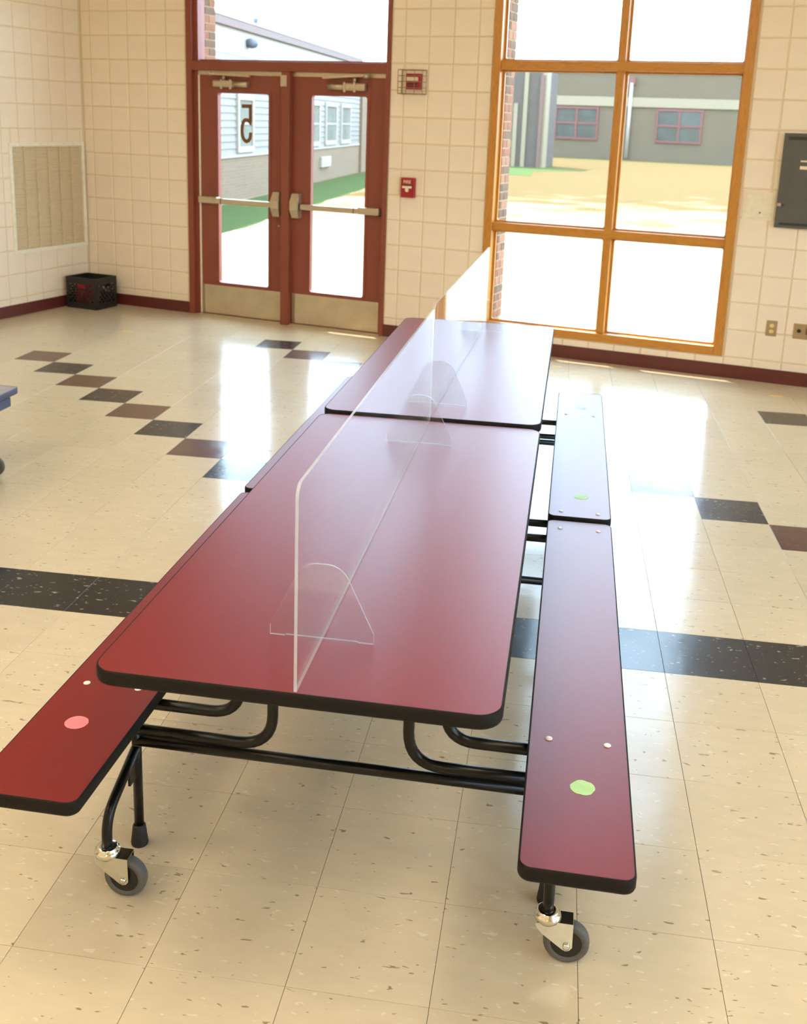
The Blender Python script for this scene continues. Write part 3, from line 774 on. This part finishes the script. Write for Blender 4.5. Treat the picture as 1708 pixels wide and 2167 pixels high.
for sx in (-1, 1):
    o = panel_holes(MB(), -D / 2 + .007, D / 2 - .007, 0.004, H, crate_side(D - .014, H, 9, 7), -.0035, .0035).build('side_panel', 'crate', c, (sx * (W / 2 - .0035), 0, 0), PI / 2)
MB().box(-W / 2 + .004, W / 2 - .004, -D / 2 + .004, D / 2 - .004, 0, .008).build('base', 'crate', c)
b = MB(); O = rrect(-W / 2 - .004, W / 2 + .004, -D / 2 - .004, D / 2 + .004, .012, 4); I = rrect(-W / 2 + .008, W / 2 - .008, -D / 2 + .008, D / 2 - .008, .006, 4)
b.loft([[(p[0], p[1], .268) for p in O], [(p[0], p[1], H + .003) for p in O], [(p[0], p[1], H + .003) for p in I], [(p[0], p[1], .268) for p in I]], ring=True); b.build('rim', 'crate', c)
bm = bmesh.new(); bmesh.ops.create_icosphere(bm, subdivisions=4, radius=1)
for q in bm.verts:
    n1 = math.sin(q.co.x * 5 + 1) * math.cos(q.co.y * 6) + math.sin(q.co.z * 7 + q.co.x * 3)
    s_ = 1 + .10 * n1; q.co = Vector((q.co.x * .115 * s_, q.co.y * .085 * s_, max(q.co.z, -.9) * .105 * s_))
me = bpy.data.meshes.new('red_bundle'); bm.to_mesh(me); bm.free(); me.materials.append(M['redcloth'])
for p in me.polygons: p.use_smooth = True
o = obj('cloth_bundle', me, None, (-3.500, -.280, .128)); tag(o, 'crumpled red cloth bundle inside the black milk crate', 'cloth')

# ---- fire alarm strobe in a wire cage
s = thing('alarm_strobe', 'red fire alarm strobe mounted high beside the door', 'alarm', (-.442, 0, 2.055))
MB().box(-.062, .062, -.045, 0, -.060, .060, ch=.004).build('housing', 'alarm', s)
MB().box(-.050, .046, -.058, -.045, .004, .034, ch=.004).build('lens', 'lens', s)
MB().box(-.045, .040, -.0465, -.044, -.022, -.012).build('sounder_slot', 'panel_dk2', s)
MB().box(-.045, .040, -.0465, -.044, -.044, -.034).build('sounder_slot', 'panel_dk2', s)
cg = thing('wire_cage', 'square wire guard cage around the red strobe', 'cage', (-.448, 0, 2.052))
wr = .0028; hx, hz, dp = .104, .090, .085
MB().tube([(-hx, -.004, -hz), (hx, -.004, -hz), (hx, -.004, hz), (-hx, -.004, hz), (-hx, -.004, -hz)], .0045, 8).build('base_ring', 'wire', cg)
MB().tube([(-hx, -dp, -hz), (hx, -dp, -hz), (hx, -dp, hz), (-hx, -dp, hz), (-hx, -dp, -hz)], wr, 8).build('front_ring', 'wire', cg)
for k in range(5):
    z = -hz + 2 * hz * k / 4
    MB().tube([(-hx, -.004, z), (-hx, -dp, z), (hx, -dp, z), (hx, -.004, z)], wr * .8, 6).build('wire', 'wire', cg)
for x in (-.035, .035): MB().tube([(x, -.004, -hz), (x, -dp, -hz), (x, -dp, hz), (x, -.004, hz)], wr * .8, 6).build('wire', 'wire', cg)

# ---- fire alarm pull station
p = thing('pull_station', 'small red fire alarm pull station with white handle by the door', 'alarm', (-.460, 0, 1.160))
MB().box(-.058, .058, -.045, 0, 0, .156, ch=.006).build('housing', 'alarm', p)
MB().box(-.050, .050, -.0475, -.0445, .092, .100).build('slot', 'panel_dk2', p)
hd = [(-.042, .072), (.042, .072), (.042, .090), (-.042, .090)]
MB().prism([(-.040, .074), (-.013, .074), (-.013, .052), (-.008, .045), (.008, .045), (.013, .052), (.013, .074), (.040, .074), (.040, .092), (-.040, .092)], 'y', -.052, -.044).build('handle', 'alarm_w', p)
def text_mesh(name, txt, size, depth, mt, parent, loc, rot):
    cu = bpy.data.curves.new(name, 'FONT'); cu.body = txt; cu.size = size; cu.extrude = depth; cu.align_x = 'CENTER'
    tmp = bpy.data.objects.new('tmp_text', cu); COL.objects.link(tmp); bpy.context.view_layer.update()
    me = bpy.data.meshes.new_from_object(tmp.evaluated_get(bpy.context.evaluated_depsgraph_get()))
    bpy.data.objects.remove(tmp); bpy.data.curves.remove(cu); me.materials.clear(); me.materials.append(M[mt])
    o = obj(name, me, parent, loc); o.rotation_euler = rot; return o
text_mesh('lettering', 'FIRE', .036, .0008, 'alarm_w', p, (0, -.0455, .112), (PI / 2, 0, 0))
MB().box(-.030, .025, -.0457, -.0447, .018, .026).build('caption_strip', 'alarm', p)

# ---- charcoal cabinet, access panel, outlets on the right
k_ = thing('wall_cabinet', 'charcoal metal wall cabinet at the right edge beside the window', 'cabinet', (2.68, 0, 1.123))
MB().box(-.330, .330, -.030, 0, 0, .645, ch=.004).build('body', 'panel_dark', k_)
MB().box(-.300, .300, -.0325, -.029, .600, .622).build('vent_strip', 'panel_dk2', k_)
MB().box(-.300, .300, -.0325, -.029, .018, .036).build('vent_strip', 'panel_dk2', k_)
MB().box(-.326, -.300, -.044, -.029, .148, .170, ch=.004).build('latch', 'satin', k_)
MB().lathe([(.009, -.029), (.009, -.036)], (-.288, 0, .156), 'y', 14).build('keyhole', 'panel_dk2', k_)
for (x, z, w, h) in ((-.205, .455, .05, .010), (-.205, .405, .05, .022)):
    MB().box(x, x + w, -.0305, -.0295, z, z + h).build('faded_marking', 'alarm_w', k_)
a_ = thing('access_panel', 'small off-white access panel between window and charcoal cabinet', 'panel', (2.232, 0, 1.163))
MB().box(-.109, .109, -.006, 0, 0, .197, ch=.002).build('frame', 'offwhite', a_)
MB().box(-.092, .092, -.009, -.005, .016, .181, ch=.002).build('door', 'offwhite', a_)
MB().lathe([(.006, -.009), (.006, -.011)], (.012, 0, .052), 'y', 12).build('lock', 'panel_dk2', a_)
ol = thing('power_outlet', 'single power outlet plate low on the wall right of window', 'outlet', (2.417, 0, .345))
MB().box(-.037, .037, -.005, 0, 0, .112, ch=.0015).build('plate', 'plate', ol)
for z in (.035, .076): MB().prism([(.016 * math.cos(q * PI / 8), z + .014 * math.sin(q * PI / 8)) for q in range(16)], 'y', -.0075, -.004).build('receptacle', 'ivory', ol)
o2 = thing('switch_plate', 'wide steel wall plate with round black socket, far right', 'outlet', (2.632, 0, .345))
MB().box(-.066, .066, -.005, 0, 0, .110, ch=.0015).build('plate', 'plate', o2)
MB().lathe([(.014, -.004), (.014, -.0075)], (-.028, 0, .058), 'y', 18).build('socket', 'rubber_black', o2)
MB().box(.018, .044, -.0075, -.004, .035, .085).build('rocker', 'digit', o2)

# ---- yellow tape marks
for (x, y, w, lab) in ((2.53, -.39, .085, 'short yellow tape mark on the floor near the right baseboard'), (.945, -.33, .07, 'short yellow tape mark on the floor under the big window'), (-2.51, -.99, .08, 'faint yellow tape mark on the floor near the double door')):
    tag(MB().box(-w / 2, w / 2, -.013, .013, .0, .0006).build('floor_tape', 'yellow', None, (x, y, .0002), GRID_ROT), lab, 'tape', 'yellow tape marks on the floor')

# ================================================================== OUTSIDE
GZ = -.10
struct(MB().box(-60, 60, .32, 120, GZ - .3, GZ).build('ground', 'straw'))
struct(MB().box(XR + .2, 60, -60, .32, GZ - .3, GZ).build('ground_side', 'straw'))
WR = math.radians(105.15); WP = (-6.3 * .9652, -6.3 * .2613, GZ)
def wing_pt(u, y): return (WP[0] + u * math.cos(WR) - y * math.sin(WR), WP[1] + u * math.sin(WR) + y * math.cos(WR))
def shadow_grass(name, label, pts, z=.006):  # green ground pieces cut to stand in for the buildings' cast shadows
    b = MB(); b.prism(pts, 'z', GZ, GZ + z)
    tag(b.build(name, 'grass'), label, 'grass', None, 'stuff')
rnd = random.Random(4)
strip = [wing_pt(u * .5, -1.75 - .12 * rnd.random()) for u in range(12, 58)]
shadow_grass('shadow_grass_strip', 'green grass strip in the shadow shape of the white-sided wing', [wing_pt(6, -.14)] + strip + [wing_pt(28.7, -.14)])
# --- near wing
w = thing('school_wing', 'long white-sided school wing with brown fascia outside the double door', 'building', WP, WR)
U0, U1 = 6.0, 28.8
MB().box(U0, U1, .06, 7.0, 0, 3.78).build('body', 'brick_far', w)
MB().box(U0, U1, -.02, .06, 0, .93).build('brick_base', 'brick_far', w)
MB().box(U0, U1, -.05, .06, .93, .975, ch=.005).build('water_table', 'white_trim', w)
nb_ = 14
for k in range(nb_):
    z = .975 + k * .149
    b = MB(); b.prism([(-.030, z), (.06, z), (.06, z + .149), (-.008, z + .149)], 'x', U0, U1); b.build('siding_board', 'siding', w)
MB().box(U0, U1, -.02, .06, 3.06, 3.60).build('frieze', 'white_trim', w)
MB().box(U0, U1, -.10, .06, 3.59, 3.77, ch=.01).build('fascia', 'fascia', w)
MB().box(U0, U1, -.12, 7.1, 3.77, 3.80).build('roof', 'roofing', w)
MB().lathe([(.06, 3.80), (.06, 4.05), (.09, 4.05), (.09, 4.09)], (17.75, .5, 0), 'z', 12).build('vent_pipe', 'pipe', w)
MB().lathe([(.0, 3.25), (.10, 3.27), (.14, 3.33), (.14, 3.42), (.07, 3.46)], (15.3, -.12, 0), 'z', 14).build('wall_lamp', 'pipe', w)
for (a, b2) in ((14.45, 15.70), (18.9, 20.15), (21.1, 22.50), (23.25, 24.85), (25.50, 27.05)):
    f = ring_xz(MB(), (a, b2, 1.03, 2.27), (a + .12, b2 - .12, 1.15, 2.15), -.07, .02, ri=.01).build('window', 'white_trim', w)
    MB().box(a + .1, b2 - .1, -.03, -.02, 1.13, 2.17).build('pane', 'wing_glass', f)
    MB().box(a + .12, b2 - .12, -.05, -.02, 1.62, 1.67).build('sash_rail', 'white_trim', f)
MB().box(22.65, 23.9, -.10, -.02, .40, .70, ch=.01).build('utility_box', 'white_trim', w)
pr = thing('brick_pier', 'buff brick pier at the far end of the white-sided wing', 'pier', (*wing_pt(30.6, 1.0), GZ), WR)
MB().box(-1.75, 1.75, -1.1, 1.3, 0, 3.5).build('shaft', 'brick_far', pr)
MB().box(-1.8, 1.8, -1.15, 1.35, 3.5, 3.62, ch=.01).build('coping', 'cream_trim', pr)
# --- brick wing further out
w3 = thing('brick_wing', 'dark brick building corner with window reflections built as cream vertical strips', 'building', (0, 38, GZ))
MB().box(-20, -10.62, 0, 2.4, 0, 4.05).build('body', 'brick_dark', w3)
for x in (-11.75, -11.32): MB().box(x - .09, x + .09, -.06, 0, 0, 2.7 if x < -11.5 else 4.05).build('strip', 'cream_trim', w3)  # reflections of the lit room, built as solid cream strips
MB().box(-10.68, -10.52, -.10, .04, 0, 3.9).build('downspout', 'fascia', w3)
MB().box(-10.62, -10.42, 0, .6, 0, 4.02).build('corner_board', 'cream_trim', w3)
shadow_grass('shadow_grass_patch', 'green grass patch standing in for the shadow of the dark brick corner', [(-20, 37.8), (-20, 30.2), (-8.6, 30.4), (-9.6, 34.0), (-8.2, 37.0), (-9.8, 37.9), (-10.3, 37.8)])
# --- far building
fb = thing('far_building', 'long grey-buff school building with red-framed windows across the yard', 'building', (0, 55, GZ))
MB().box(-18, 26, 0, 12, 0, 4.80).build('body', 'block_far', fb)
MB().box(-18, 26, -.10, 0, 2.98, 3.50, ch=.01).build('band', 'cream_trim', fb)
MB().box(-18, 26, -.05, 12.1, 4.80, 4.88).build('coping', 'white_trim', fb)
for x in (-14.75, -8.82, -2.9, 3.0, 8.9):
    f = ring_xz(MB(), (x, x + 2.6, 1.05, 2.92), (x + .12, x + 2.48, 1.17, 2.80), -.08, .02, ri=.01).build('window', 'far_red', fb)
    MB().box(x + 1.24, x + 1.36, -.07, .0, 1.15, 2.82).build('mullion', 'far_red', f)
    MB().box(x + .1, x + 2.5, -.065, .0, 1.93, 2.05).build('transom_bar', 'far_red', f)
    for (p0, p1) in ((x + .12, x + 1.24), (x + 1.36, x + 2.48)):
        for (r0, r1) in ((1.17, 1.93), (2.05, 2.80)): MB().box(p0, p1, -.02, -.01, r0, r1).build('pane', 'far_glass', f)
MB().tube([(-10.35, -.12, .1), (-10.35, -.12, 4.3)], .10, 10).build('downspout', 'white_trim', fb)
MB().box(-10.55, -10.15, -.16, 0, 4.2, 4.6).build('downspout_head', 'far_red', fb)
shadow_grass('shadow_grass_border', 'green grass border standing in for the shadow of the far building', [(-18, 54.88), (-18, 53.4), (-6, 53.2), (10, 53.3), (26, 53.4), (26, 54.88)])
